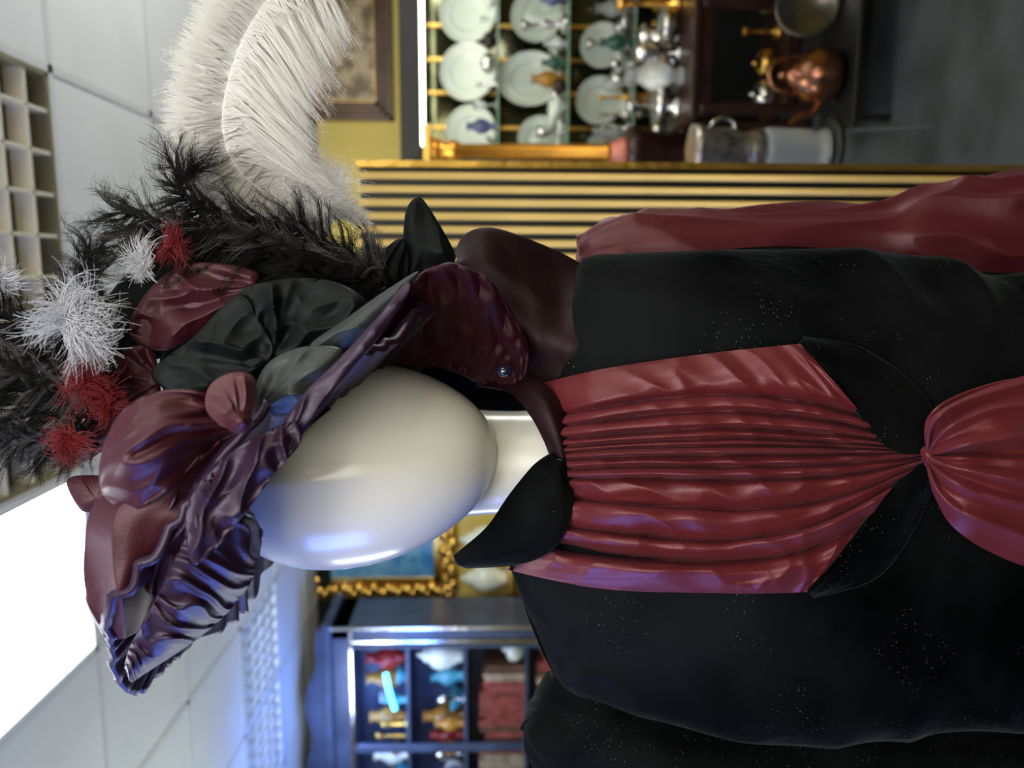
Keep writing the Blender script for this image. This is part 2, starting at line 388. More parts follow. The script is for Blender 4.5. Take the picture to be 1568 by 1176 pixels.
def orn(cx,cz,r_,Y=4.86):
    n0=len(V)
    v,f=lathe_data([(0.001,0),(r_*.7,.004),(r_,.012),(r_*.8,.03),(.001,.04)],0,0,0,10)
    for (x,y,z) in v: V.append((cx+x,Y-z+.02,cz+y))
    F.extend([tuple(i+n0 for i in q) for q in f])
W=b.x-a.x; H_=a.z-b.z
for i in range(30):
    t_=i/29; rr=.028+.018*abs(sin(i*1.9))
    orn(a.x+W*t_,a.z-.02+.03*sin(i*1.3),rr); orn(a.x+W*t_,b.z+.02+.03*sin(i*1.7),rr)
    orn(a.x+.03+.02*sin(i*2.1),b.z+H_*t_,rr); orn(b.x-.03,b.z+H_*t_,rr)
mk("scroll_ornament",V,F,M_gold,ge)
a=onY(735,900,4.6)
e=empty("wall_console")
boxes("shelf",[(a.x-.30,a.x+.32,4.62,4.895,1.36,1.39)],M_gold,e,.004)
boxes("legs",[(a.x-.28,a.x-.24,4.65,4.69,0,1.36),(a.x+.26,a.x+.30,4.65,4.69,0,1.36),(a.x-.28,a.x-.24,4.84,4.88,0,1.36),(a.x+.26,a.x+.30,4.84,4.88,0,1.36)],M_gold,e)
jar=[(.03,0),(.05,.01),(.045,.03),(.08,.09),(.095,.15),(.08,.20),(.045,.235),(.05,.25),(.03,.27),(.012,.285),(.015,.30),(.004,.31)]
lathe("porcelain_jar",jar,a.x-.08,4.76,1.391,M_china); lathe("porcelain_jar",jar,a.x+.18,4.76,1.391,M_china)

# -------- right display cabinet
cab=empty("china_display_cabinet")
CX0,CX1,CY0,CY1=.53,2.45,4.1,4.6
boxes("carcass",[(CX0-.03,CX1,CY0,CY1,1.86,1.965),(CX0,CX0+.03,CY0,CY1,0,1.9),(CX1-.05,CX1,CY0,CY1,0,1.9),(CX0,CX1,CY0,CY1,0,.5),(CX0,CX1,CY1-.02,CY1+.02,0,1.9)],M_black,cab,.004)
boxes("back_panel",[(CX0+.03,CX1-.05,CY1-.03,CY1-.021,.5,1.88)],M_back,cab)
SH=[1.47,1.11,.77]
boxes("glass_shelves",[(CX0+.03,CX1-.05,CY0+.02,CY1-.03,z-.012,z) for z in SH],M_glass,cab)
boxes("shelf_edges",[(CX0+.03,CX1-.05,CY0+.012,CY0+.02,z-.010,z-.002) for z in SH],basic("glass_edge",(.22,.38,.28),.2,noise_s=3,noise_a=.1),cab)
boxes("mirror_dividers",[(CX0+q,CX0+q+.02,CY1-.05,CY1-.03,.5,1.86) for q in (.10,.25,.44,.62,.8,1.0,1.4)],M_gold,cab)
boxes("strip_lamps",[(CX0+.1,CX1-.1,CY0+.05,CY0+.08,1.845,1.86)],basic("cabinet_lamp",(1,1,1),.5,emit=(.97,1,.82),es=10),cab)
PV=[];PF=[]
def plate(cx,cz0,r_,y,oval=1):
    n=40; o0=len(PV)
    prof=[(.001,.012),(.45,.012),(.60,.010),(.66,-.004),(.70,-.002),(.93,-.014),(.95,-.019),(1,-.018),(1,-.010),(.9,.0),(.6,.018),(.001,.02)]
    for (q,dz) in prof:
        for k in range(n):
            a=2*pi*k/n; PV.append((cx+q*r_*cos(a),y+dz+ .16*(q*r_*oval*sin(a)),cz0+r_*oval+q*r_*oval*sin(a)))
    for i in range(len(prof)-1):
        for k in range(n): PF.append(tuple(o0+j for j in (i*n+k,i*n+(k+1)%n,(i+1)*n+(k+1)%n,(i+1)*n+k)))
for (py,sh,r_,ov) in ((20,1.47,.155,1),(112,1.47,.155,1),(205,1.47,.14,1),(22,1.11,.14,1),(122,1.11,.145,1.2),(215,1.11,.12,1),(155,.77,.13,1),(68,.77,.12,1),(232,.77,.10,1),(-70,1.47,.14,1),(-70,1.11,.14,1)):
    p=onY(800,py,4.4); plate(p.x,sh+.002,r_,4.42,ov)
mk("dinner_plates",PV,PF,M_china,cab)
rnd=random.Random(3)
shapes={'vase':[(.03,0),(.035,.01),(.02,.03),(.05,.08),(.055,.12),(.03,.16),(.022,.19),(.035,.21),(.03,.21)],
'candlestick':[(.05,0),(.05,.01),(.02,.025),(.012,.05),(.02,.08),(.010,.11),(.010,.17),(.022,.19),(.026,.215),(.02,.22)],
'goblet':[(.035,0),(.035,.005),(.006,.015),(.006,.08),(.03,.10),(.038,.14),(.034,.18),(.03,.18)],
'teapot':[(.03,0),(.055,.02),(.07,.055),(.06,.09),(.03,.105),(.01,.11),(.012,.12),(.004,.13)],
'bowl':[(.03,0),(.03,.01),(.05,.02),(.07,.05),(.078,.075),(.07,.07)]}
CM=[M_blue_china,M_brass,M_silver,M_cgl,M_gold,M_china,M_wood]
CM.append(basic("amber_glass",(.5,.25,.04),.1,trans=.3,noise_s=9,noise_a=.3)); CM.append(basic("dark_green_glass",(.03,.10,.07),.08,noise_s=9,noise_a=.3))
CM.append(basic("ruby_glass",(.35,.03,.03),.1,noise_s=9,noise_a=.3)); CM.append(basic("turquoise_glaze",(.08,.35,.45),.15,noise_s=9,noise_a=.3))
kinds=[('vase',0),('candlestick',1),('goblet',2),('teapot',2),('vase',3),('candlestick',2),('bowl',5),('goblet',3),('bowl',2),('vase',7),('candlestick',2),('vase',8),('teapot',6),('candlestick',4),('goblet',2),('teapot',2)]
kinds2=[('vase',9),('vase',10),('teapot',5),('goblet',3),('vase',7),('candlestick',4),('bowl',10),('vase',0),('goblet',2),('vase',5)]
def collection(name,spots,smin,smax,parent,seed,kk=None):
    r_=random.Random(seed); V=[];F=[];mi=[]
    for (x,y,z) in spots:
        k,mm=r_.choice(kk or kinds); s=r_.uniform(smin,smax); v,f=lathe_data([(a_*s,b_*s) for a_,b_ in shapes[k]],x,y,z+.001,18); n0=len(V)
        V+=v;F+=[tuple(i+n0 for i in q) for q in f]; mi+=[mm]*len(f)
    o=mk(name,V,F,CM,parent)
    for p_,k in zip(o.data.polygons,mi): p_.material_index=k
    return o
spots=[(CX0+.10+i*.105,CY0+.09+rnd.uniform(-.02,.02),z) for z in SH+[.5] for i in range(17)]
collection("shelf_ornaments",spots,.45,.8,cab,5)
spots=[(CX0+.11+i*.09,CY0+.21+rnd.uniform(-.02,.02),z) for z in (1.11,.77,.5) for i in range(18)]
collection("shelf_ornaments_rear",spots,.6,1.1,cab,18)
p=onY(800,236,3.85)
e=empty("gilt_column")
lathe("pedestal",[(.13,0),(.13,.06),(.10,.09),(.09,.2),(.09,.7),(.11,.78),(.12,.80),(.12,.84)],p.x,3.85,0,M_wood,e)
lathe("base",[(.07,0),(.07,.03),(.05,.06),(.045,.08)],p.x,3.85,.84,basic("pink_marble",(.55,.18,.13),.3,noise_s=12,noise_a=.3),e)
lathe("shaft",[(.045,0),(.045,.02),(.036,.04),(.036,.38),(.032,.72),(.05,.75),(.05,.78),(.035,.80),(.06,.84),(.065,.87)],p.x,3.85,.92,basic("orange_gilt",(.8,.36,.05),.3,.85,noise_s=6,noise_a=.2),e,n=24)
boxes("capital",[(p.x-.11,p.x+.11,3.77,3.93,1.785,1.82)],M_gold,e,.004)
tbx0,tbx1=.62,1.75
e=empty("wooden_side_table")
boxes("top",[(tbx0,tbx1,3.3,3.75,.64,.67)],M_wood,e,.006)
for i,(x,y) in enumerate(((tbx0+.05,3.35),(tbx1-.05,3.35),(tbx0+.05,3.7),(tbx1-.05,3.7),((tbx0+tbx1)/2-.1,3.35))):
    lathe("leg_%d"%(i+1),[(.02,0),(.028,.03),(.018,.06),(.024,.3),(.03,.5),(.022,.56),(.03,.6),(.03,.64)],x,y,0,M_wood,e,n=14)
boxes("rail",[(tbx0+.05,tbx1-.05,3.335,3.36,.58,.64),(tbx0+.05,tbx1-.05,3.34,3.355,.2,.23)],M_wood,e)
boxes("lower_shelf",[(tbx0+.05,tbx1-.05,3.36,3.70,.23,.25)],M_wood,e)
ks=[('teapot',2),('goblet',2),('bowl',2),('candlestick',2),('vase',3),('candlestick',1),('teapot',1)]
collection("silver_tea_service",[(tbx0+.09+i*.115,3.5+rnd.uniform(-.12,.12),.67) for i in range(9)]+[(tbx0+.12+i*.14,3.6,.67) for i in range(7)],.9,1.3,e,12,ks)
collection("silver_on_lower_shelf",[(tbx0+.14+i*.13,3.5,.25) for i in range(7)],.7,1.1,e,31,ks)
k0=onY(1270,118,3.1)
def tubeW(name,pts,r_,mat,par,n=10):
    cu=bpy.data.curves.new(name,'CURVE'); cu.dimensions='3D'; s=cu.splines.new('NURBS'); s.points.add(len(pts)-1)
    for i,q in enumerate(pts): s.points[i].co=(*q,1)
    s.use_endpoint_u=True; s.order_u=3; cu.bevel_depth=r_; cu.bevel_resolution=3; cu.materials.append(mat)
    o=bpy.data.objects.new(name,cu); sc.collection.objects.link(o)
    if par: o.parent=par
    return o
e=empty("copper_kettle"); kz=k0.z-.10
lathe("body",[(.05,0),(.085,.005),(.105,.05),(.10,.11),(.07,.155),(.045,.17),(.045,.18),(.02,.195),(.012,.205),(.018,.22),(.004,.235)],k0.x,3.1,kz+.001,M_copper,e)
tubeW("spout",[(k0.x-.08,3.1,kz+.06),(k0.x-.15,3.1,kz+.08),(k0.x-.15,3.1,kz+.15),(k0.x-.19,3.1,kz+.18)],.014,M_copper,e)
tubeW("handle",[(k0.x-.07,3.1,kz+.14),(k0.x-.07,3.1,kz+.27),(k0.x+.07,3.1,kz+.27),(k0.x+.07,3.1,kz+.14)],.008,M_copper,e)
e=empty("low_wooden_stool")
boxes("seat",[(k0.x-.2,k0.x+.42,2.95,3.25,kz-.02,kz)],M_black,e,.004)
boxes("legs",[(k0.x+q-.012,k0.x+q+.012,y-.012,y+.012,0,kz-.02) for q in (-.18,.40) for y in (2.97,3.23)],M_black,e)
c0=onY(1290,235,2.75); ct=onY(1080,235,2.75)
h=ct.z-c0.z
e=empty("silver_wine_cooler")
lathe("lower_bucket",[(.05,0),(.075,.01),(.06,.04),(.07,.07),(.075,.2),(.07,.22)],c0.x,2.75,c0.z+.001,M_cgl,e,n=32,flute=.02)
lathe("upper_bucket",[(.05,.22),(.072,.235),(.066,.27),(.058,.30),(.072,.33),(.074,h-.05),(.085,h-.025),(.085,h),(.078,h)],c0.x,2.75,c0.z,basic("tarnished_silver",(.42,.38,.34),.3,.9,noise_s=30,noise_a=.5,bump=.5,bscale=60),e,n=32)
for s_ in (-1,1):
    tubeW("handle",[(c0.x+s_*.07,2.75,c0.z+h-.06),(c0.x+s_*.11,2.75,c0.z+h-.08),(c0.x+s_*.10,2.75,c0.z+h-.15),(c0.x+s_*.065,2.75,c0.z+h-.15)],.006,M_silver,e)
e=empty("metal_plant_stand")
lathe("top_plate",[(.11,0),(.11,.015),(.10,.02)],c0.x,2.75,c0.z-.02,M_black,e)
for k in range(4):
    a_=k*pi/2+.6; tubeW("leg_%d"%(k+1),[(c0.x+.09*cos(a_),2.75+.09*sin(a_),c0.z-.015),(c0.x+.10*cos(a_),2.75+.10*sin(a_),c0.z-.12),(c0.x+.12*cos(a_),2.75+.12*sin(a_),.006)],.006,M_silver,e)
V,F=lathe_data([(.001,0),(.09,0),(.115,.012),(.12,.02),(.115,.022),(.09,.006),(.001,.006)],0,0,0,32)
rot=Matrix.Rotation(radians(75),4,'X')
o=mk("silver_tray",[rot@Vector(v)+Vector((k0.x+.27,3.15,kz+.12)) for v in V],F,basic("dark_silver",(.18,.17,.17),.25,1,noise_s=9,noise_a=.3))

# -------- gold/black reeded screen
scr=empty("striped_folding_screen")
q=P(700,262,1.65); s0=q-Vector((0,0,q.z))
wS=.52; nS=18; pit=wS/nS
zT=P(562,300,1.65).z
V=[];F=[]
left=-Rv
for i in range(nS):
    o_=left*(pit*(i+.5)+.004)
    n0=len(V); K=9
    for zz in (0.02,zT):
        for k in range(K):
            a_=pi*k/(K-1); rr=pit*.28
            V.append(s0+o_+left*(-cos(a_)*rr)-FH*(sin(a_)*rr*.6+.002)+Vector((0,0,zz)))
    for k in range(K-1): F.append((n0+k,n0+k+1,n0+K+k+1,n0+K+k))
    F.append(tuple(n0+K+k for k in range(K)))
mk("gilt_reeds",V,F,basic("gilt_reed",(.90,.62,.20),.42,.3,noise_s=4,noise_a=.15),scr)
def obox(o,ux,w,dy,z0,z1):
    vs=[]
    for z in (z0,z1):
        for (aa,bb_) in ((0,0),(w,0),(w,dy),(0,dy)): vs.append(o+ux*aa+FH*bb_+Vector((0,0,z)))
    return vs,[(0,3,2,1),(4,5,6,7),(0,1,5,4),(1,2,6,5),(2,3,7,6),(3,0,4,7)]
v,f=obox(s0,left,wS+.01,.03,0,zT-.002); mk("panel",v,f,M_black,scr,False)
v,f=obox(s0-left*.012-FH*.012,left,.014,.045,0,zT+.004); mk("edge_post",v,f,M_gold,scr,False)

# -------- left bookcase
bc=empty("glazed_bookcase")
BX1=onY(700,978,4.2).x; BX0=BX1-1.35; BY0,BY1=4.2,4.6; BT=2.42
boxes("carcass",[(BX0,BX0+.08,BY0,BY1,0,BT),(BX1-.08,BX1,BY0,BY1,0,BT),(BX0,BX1,BY0,BY1,BT-.1,BT),(BX0,BX1,BY0,BY1,0,.55),(BX0,BX1,BY1-.02,BY1,0,BT),(BX0+.55,BX0+.60,BY0,BY0+.03,.55,BT-.1),(BX1-.13,BX1-.11,BY0-.02,BY0+.02,.5,BT-.1),(BX0-.03,BX1+.03,BY0-.05,BY1,BT,BT+.05)],M_bluew,bc,.006)
boxes("gilt_beading",[(BX1-.10,BX1-.085,BY0-.01,BY0,.5,BT-.1),(BX1-.02,BX1-.005,BY0-.01,BY0,.5,BT),(BX0,BX1,BY0-.01,BY0,BT-.115,BT-.10)],M_silver,bc)
shz=[.95,1.30,1.66,2.0]
boxes("shelves",[(BX0+.08,BX1-.08,BY0+.03,BY1-.02,z-.02,z) for z in shz],M_bluew,bc)
V=[];F=[]
n_=40
for yy in (BY0-.03,BY0+.02):
    for i in range(n_+1):
        t_=i/n_; x=BX0+(BX1-BX0)*t_; top=BT+.05+.10*sin(pi*t_)**.6+.02*cos(t_*6*pi)
        V+=[(x,yy,BT+.03),(x,yy,min(top,ZC-.02))]
m2=2*(n_+1)
for i in range(n_):
    a_=2*i; F+=[(a_,a_+2,a_+3,a_+1),(m2+a_,m2+a_+1,m2+a_+3,m2+a_+2),(a_+1,a_+3,m2+a_+3,m2+a_+1)]
mk("pediment",V,F,M_bluew,bc,False)
M_books=[basic("book_red",(.25,.06,.05),.6,noise_s=20,noise_a=.4),basic("book_tan",(.38,.30,.22),.6,noise_s=20,noise_a=.4),basic("book_brown",(.12,.06,.04),.6,noise_s=20,noise_a=.4)]
V=[];F=[];mi=[]
for z in (.55,.95,1.30):
    x=BX0+.10
    while x<BX1-.14:
        w=rnd.uniform(.022,.045); hh=rnd.uniform(.22,.28)
        if z>1.2 and x>BX1-.30: break
        v,f=box(x,x+w-.004,BY0+.06,BY0+.26,z,z+hh); n0=len(V); V+=v; F+=[tuple(i+n0 for i in q_) for q_ in f]; mi+=[rnd.choice((0,0,1,2))]*6
        x+=w
o=mk("row_of_books",V,F,M_books,bc,False)
for pgn,k in zip(o.data.polygons,mi): pgn.material_index=k
collection("bookcase_ornaments",[(BX1-.18-i*.13,4.42,z) for z in (1.66,2.0) for i in range(8)]+[(BX1-.2,4.3,1.30)],.95,1.3,bc,4,kinds2)
collection("bookcase_ornaments_front",[(BX1-.35-i*.16,4.29,z) for z in (1.66,2.0) for i in range(5)],.6,.9,bc,14,kinds2)
lathe("porcelain_jar",[(r*.95,h_*.9) for r,h_ in jar],BX1-.22,4.28,1.661,M_china,bc,n=20)
tubeW("neon_tube",[(BX1-.50,4.17,2.06),(BX1-.42,4.17,2.09),(BX1-.28,4.17,2.11)],.014,basic("blue_neon",(.1,.4,1),.5,emit=(.05,.55,1),es=8),bc)

# ================================================================== MANNEQUIN
man=empty("dress_mannequin")
D0=.72
secs=[(795,790,880,.02),(815,660,935,.045),(835,600,985,.065),(865,540,1050,.082),(890,450,1075,.092),(910,408,1085,.100),(960,400,1098,.112),(1050,396,1118,.124),(1200,388,1140,.132),(1350,392,1143,.125),(1450,405,1141,.118),(1600,425,1132,.118),(2000,330,1230,.17),(2600,200,1350,.26),(3262,120,1430,.32)]
V=[];F=[];n_=220;m_=260
for i in range(m_+1):
    s_=cr(secs,(i/m_)**1.25); x,y0,y1,b=s_; yc=(y0+y1)/2; a_=(y1-y0)/2*D0/FPX; c=P(x,yc,D0)
    if c.z<.004: c.z=.004
    for k in range(n_):
        th=2*pi*k/n_
        ca,sa=cos(th),sin(th)
        ox=a_*math.copysign(abs(ca)**.85,ca); oy=b*math.copysign(abs(sa)**.95,sa)
        side=min(1,max(0,(abs(ca)-.50)/.25))
        ph=ox*26+c.z*8*(1 if ox<0 else -1)+1.4*nz(c.z*4,ox*5,2)
        w=.006*nz(ox*6,c.z*4+sa,3)+ (.010*sin(ph)+.008*nz(ox*16,c.z*9+ox*6,7)+.006*(1-2.4*abs(nz(ox*8+c.z*9,c.z*5-ox*7,12))*2))*side
        V.append(c-Rv*ox-FH*(oy+w*(1 if sa>0 else -1)))
for i in range(m_):
    for k in range(n_): F.append((i*n_+k,i*n_+(k+1)%n_,(i+1)*n_+(k+1)%n_,(i+1)*n_+k))
F.append(tuple(range(n_))); F.append(tuple(m_*n_+k for k in range(n_)))
torso=mk("velvet_jacket_and_skirt",V,F,M_vel,man)
bvh=BVHTree.FromPolygons([v.co.copy() for v in torso.data.vertices],[tuple(p_.vertices) for p_ in torso.data.polygons])
V=[];F=[];n_=80;m_=56
hc=P(548,722,.665); 
axis=(EX*.992+EY*(-.10)).normalized()
sideA=axis.cross(Fv).normalized(); fr=-(sideA.cross(axis)).normalized()
if fr.dot(Fv)>0: fr=-fr
for i in range(m_+1):
    ph=pi*i/m_; c_=-cos(ph)
    L=.127 if c_>0 else .118
    prof=sin(ph)**.92*(1-.10*c_-.05*c_*c_)
    for k in range(n_):
        th=2*pi*k/n_
        w=.089*prof*cos(th); dd=.096*prof*sin(th)
        if sin(th)<0: dd*=1.12
        seam=.0035*math.exp(-((cos(th)+.02)/.10)**2)*(1-abs(c_)) if sin(th)>0 else 0
        V.append(hc+axis*c_*L+sideA*w+fr*(dd+seam)+fr*(.012*max(0,c_)))
for i in range(m_):
    for k in range(n_): F.append((i*n_+k,i*n_+(k+1)%n_,(i+1)*n_+(k+1)%n_,(i+1)*n_+k))
mk("head",V,F,M_head,man)
tube("neck",[(640,722,.70,90),(720,722,.70,84),(780,722,.70,80),(840,722,.70,84),(890,722,.70,115),(930,722,.70,150)],M_head,man,fold=0,n=48)
rows=[
[(848,598),(950,575),(1100,553),(1200,542),(1252,537)],
[(866,648),(1000,622),(1130,612),(1250,618),(1345,645)],
[(878,690),(1000,680),(1150,676),(1290,686),(1385,697)],
[(886,730),(1000,728),(1150,730),(1320,722),(1447,712)],
[(884,775),(1000,785),(1150,790),(1310,770),(1440,724)],
[(868,830),(1000,840),(1130,848),(1270,825),(1392,765)],
[(845,865),(960,885),(1120,893),(1240,885),(1330,850)],
[(790,890),(940,920),(1130,927),(1210,927),(1265,925)]]
ch=[0,.155,.205,.258,.30,.335,.38,.435,.485,.585,.70,.80,1.0]
def pleat(u,v):
    uu=u+.009*sin(v*4+u*13)*(1-abs(2*u-1))+.014*nz(u*5,v*2.2)
    uu=min(max(uu,0),.9999)
    for i in range(len(ch)-1):
        if ch[i]<=uu<ch[i+1]:
            t_=(uu-ch[i])/(ch[i+1]-ch[i]); w=ch[i+1]-ch[i]; break
    dist=min(uu-ch[i] if i>0 else 1,ch[i+1]-uu if i<len(ch)-2 else 1)
    if i>7: t_=1-t_
    hgt=(1-(1-t_)**2.2)*(1-t_**7)
    A=min(.017,.24*w+.004)*(.5+.9*abs(nz(i*3.1,v*1.6+i)+.3))
    crease=-.009*math.exp(-(dist/.009)**2)*(.25+1.5*abs(nz(i*2.7+3,v*2.5)))
    wr=.0035*nz(u*8,v*4,2)+.0013*nz(u*30+v*4,v*5,4)
    wr+=.0024*(1-2*abs(nz(u*4+v*2,v*8-u*5,9))*2)
    deep=-.030*math.exp(-((u-.79-.05*v)/.028)**2)*max(0,1-v*1.5)
    return A*hgt+wr+crease+deep+.004*sin(pi*u)
surf("pleated_satin_vest",[[(x,y,-.013) for x,y in r_] for r_ in rows],M_satb,man,nu=560,nv=130,disp=pleat,bvh=bvh,solid=0)
def lapd(u,v): return .003*sin(pi*u)+.002*nz(u*3,v*9,8)
A_=[(1252,531),(1320,566),(1400,640),(1455,700)];B_=[(1250,536),(1312,600),(1372,690),(1440,716)];C_=[(1254,528),(1345,545),(1435,610),(1475,690)]
surf("crossed_lapel",[[(x,y,-.004) for x,y in C_],[(x,y,-.016) for x,y in A_],[(x,y,-.024) for x,y in B_]],M_vel,man,24,50,lapd,bvh,.003)
A_=[(1266,928),(1340,880),(1410,800),(1450,740)];B_=[(1262,924),(1325,852),(1388,768),(1440,722)];C_=[(1270,932),(1370,900),(1430,820),(1462,745)]
surf("crossed_lapel_lower",[[(x,y,-.002) for x,y in C_],[(x,y,-.014) for x,y in A_],[(x,y,-.024) for x,y in B_]],M_vel,man,24,50,lapd,bvh,.003)
fan=[[(1448,700,-.022),(1450,655,-.03),(1490,622,-.035),(1580,592,-.03),(1740,560,-.03)],
[(1452,706,-.024),(1480,675,-.04),(1540,655,-.05),(1620,650,-.05),(1740,640,-.045)],
[(1455,712,-.026),(1500,708,-.045),(1560,708,-.05),(1640,712,-.05),(1740,715,-.045)],
[(1452,718,-.024),(1485,750,-.04),(1540,775,-.05),(1620,790,-.05),(1740,805,-.045)],
[(1448,724,-.022),(1462,775,-.03),(1495,828,-.035),(1570,872,-.03),(1740,930,-.03)]]
surf("satin_peplum",fan,M_satb,man,260,90,lambda u,v:.022*min(1,.35+v*2)*(1-abs(sin(u*pi*7.5+.8*sin(v*3)+2.2*nz(u*3,v*1.5)))**.8)*(1-.5*v)*(.4+1.3*abs(nz(u*5,v,3)))+.005*nz(u*5,v*4)+.012*sin(pi*u)-.02*math.exp(-((u-.5)/.05)**2)*(1-v),bvh,.002)
pillow("waist_knot",[(1440,700),(1455,695),(1470,702),(1472,722),(1460,732),(1445,728),(1438,715)],(1455,713),.572,.008,M_satb,man,fo=(1440,713),nf=9,amp=.0015)
col=[[(862,712,.628),(835,730,.618),(800,772,.615),(758,830,.628),(712,868,.655)],
[(875,722,.618),(860,765,.603),(835,815,.603),(790,860,.62),(716,878,.655)],
[(888,735,.622),(892,790,.608),(872,845,.610),(820,876,.63),(730,884,.665)]]
surf("velvet_collar",col,M_vel,man,24,50,lambda u,v:.004*sin(pi*u)+.003*nz(u*4,v*6),None,.005)
col=[[(862,712,.630),(850,683,.628),(830,648,.632),(798,614,.65),(745,603,.69)],
[(880,718,.625),(868,672,.622),(850,632,.628),(815,602,.65),(760,592,.69)],
[(890,722,.63),(885,668,.63),(868,622,.635),(830,590,.655),(770,580,.69)]]
surf("velvet_collar_turned",col,M_satd,man,20,50,lambda u,v:.003*sin(pi*u),None,.004)
tube("satin_sleeve",[(905,420,.78,40),(960,415,.78,72),(1050,410,.78,82),(1200,402,.785,80),(1350,392,.79,78),(1430,385,.785,88),(1520,375,.78,92),(1650,350,.77,84),(1800,345,.75,70)],M_slv,man,n=140,m=220,fold=.006,seed=3,fine=.0045)
tube("velvet_sleeve",[(850,1085,.74,55),(885,1110,.74,90),(960,1150,.74,105),(1100,1195,.735,105),(1300,1225,.73,100),(1500,1235,.72,95),(1800,1230,.70,80)],M_vel,man,n=64,m=100,fold=.008,seed=9)
rib=[[(712,395,.70),(730,366,.70),(772,358,.70),(850,385,.71),(915,415,.71)],
[(722,425,.67),(765,425,.665),(820,440,.67),(880,470,.67),(925,480,.665)],
[(765,475,.67),(800,500,.665),(840,520,.66),(885,545,.655),(925,545,.65)],
[(800,560,.68),(820,580,.67),(845,600,.665),(868,612,.66),(900,612,.65)]]
surf("draped_hat_ribbon",rib,M_satd,man,90,90,lambda u,v:.006*sin(u*9+v*3)+.006*nz(u*4,v*4,6),None,.003)
bk=[[(590,540,.73),(690,530,.75),(790,540,.75),(900,560,.73)],[(600,620,.78),(690,600,.78),(790,600,.76),(900,620,.73)],[(610,680,.79),(700,660,.79),(800,650,.77),(900,680,.74)]]
surf("nape_drape",bk,M_vel,man,40,40,lambda u,v:.006*sin(u*14+v*4),None,.003)

# ================================================================== HAT
hat=empty("plumed_hat")
Adir=(.65*EX-.76*EY).normalized(); Nd=(-.76*EX-.65*EY).normalized()
Bd=(-Fv*cos(radians(5))+Nd*sin(radians(5))).normalized()
bcn=P(455,750,.66)
V=[];F=[];nr=30;na=480
def brim_pt(q,th,up=0):
    R_=.197
    rho=.06+(R_-.06+.005*sin(th*7+1)+.005*nz(cos(th)*3,sin(th)*3,1))*q
    ht=(.005*sin(th*6+.5)+.008*nz(cos(th)*3,sin(th)*3))*q*q
    ht+=.0038*(1-2*abs(sin(th*22+5*nz(cos(th)*4,sin(th)*4,q*.8))))*(.2+.8*q)*(.35+1.3*abs(nz(cos(th)*6,sin(th)*6,4)))
    ht+=-.012*q*q*max(0,cos(th))-.026*q*q*max(0,-cos(th))**2
    return bcn+Adir*rho*cos(th)+Bd*rho*sin(th)*.92+Nd*(ht+up)
for up in (0,.006):
    for i in range(nr+1):
        for k in range(na): V.append(brim_pt(i/nr,2*pi*k/na,up))
for s_ in (0,1):
    o0=s_*(nr+1)*na
    for i in range(nr):
        for k in range(na): F.append((o0+i*na+k,o0+i*na+(k+1)%na,o0+(i+1)*na+(k+1)%na,o0+(i+1)*na+k))
o1=(nr+1)*na
for k in range(na): F.append((nr*na+k,nr*na+(k+1)%na,o1+nr*na+(k+1)%na,o1+nr*na+k))
M_brim=satin("blue_lit_burgundy_satin",(.014,.0032,.010),.38,.04,(.6,.5,1),(.035,.016,.046),.55,(.85,.75,1))  # burgundy brim satin with the blue light's purple put into its colours
mk("brim",V,F,M_brim,hat)
V=[];F=[]
for i in range(21):
    t_=i/20; rr=.112*(1-.25*t_)*sqrt(max(0,1-t_**6)); 
    for k in range(48):
        th=2*pi*k/48; V.append(bcn+Adir*rr*cos(th)+Bd*rr*sin(th)+Nd*(-.005+.115*t_+.004*sin(th*9)*t_))
for i in range(20):
    for k in range(48): F.append((i*48+k,i*48+(k+1)%48,(i+1)*48+(k+1)%48,(i+1)*48+k))
mk("crown",V,F,M_satd,hat)
arc=[(572,560,.62),(598,500,.60),(650,436,.60),(702,412,.60),(765,440,.61),(800,490,.63),(824,545,.645),(820,590,.65)]
inn=[(600,575,.67),(640,572,.675),(675,572,.68),(705,578,.68),(730,588,.68),(750,598,.68),(772,602,.675),(790,606,.67)]
mid=[((a_[0]+b_[0])/2,(a_[1]+b_[1])/2,(a_[2]+b_[2])/2-.006) for a_,b_ in zip(arc,inn)]
surf("brim_lining_fan",[arc,mid,inn],satin("fan_satin",(.020,.002,.0045),.5,spec=.3),hat,30,220,lambda u,v:.004*abs(sin(v*pi*9+2.5*nz(v*6,u)))*(1-u*.7)+.007*nz(u*3,v*6)+.004*(1-3*abs(nz(u*4,v*9,7))),None,.003)
def sharp(x): return 1-2*abs(sin(x))**.8
loop=[[(368,640,.500),(376,655,.490),(378,672,.500)],
[(318,615,.485),(312,660,.470),(322,705,.488)],
[(250,612,.478),(240,680,.455),(272,758,.478)],
[(196,640,.482),(180,715,.462),(215,795,.485)],
[(166,690,.505),(158,745,.495),(176,800,.505)],
[(180,690,.545),(172,740,.550),(188,790,.545)],
[(280,640,.56),(280,700,.56),(290,760,.56)]]
surf("bow_loop",loop,M_sat,hat,110,80,lambda u,v:.005*sharp(v*5+.6*sin(u*6))*max(0,1-u*1.4)+.006*nz(u*3.5+1,v*3,5)+.003*(1-2*abs(nz(u*5,v*6,8))*2),None,.002)
tail=[[(318,655,.515),(345,690,.505),(352,740,.515)],
[(240,735,.505),(292,760,.490),(335,800,.505)],
[(152,785,.505),(222,800,.480),(296,830,.505)],
[(134,860,.515),(200,872,.485),(275,872,.515)],
[(136,935,.525),(190,942,.500),(250,925,.525)],
[(160,988,.545),(185,998,.530),(216,985,.545)]]
surf("bow_tail",tail,M_sat,hat,110,80,lambda u,v:.006*sharp(v*6.5+1.2*sin(u*4))*(1-.5*u)+.007*nz(u*4+3,v*3,6),None,.002)
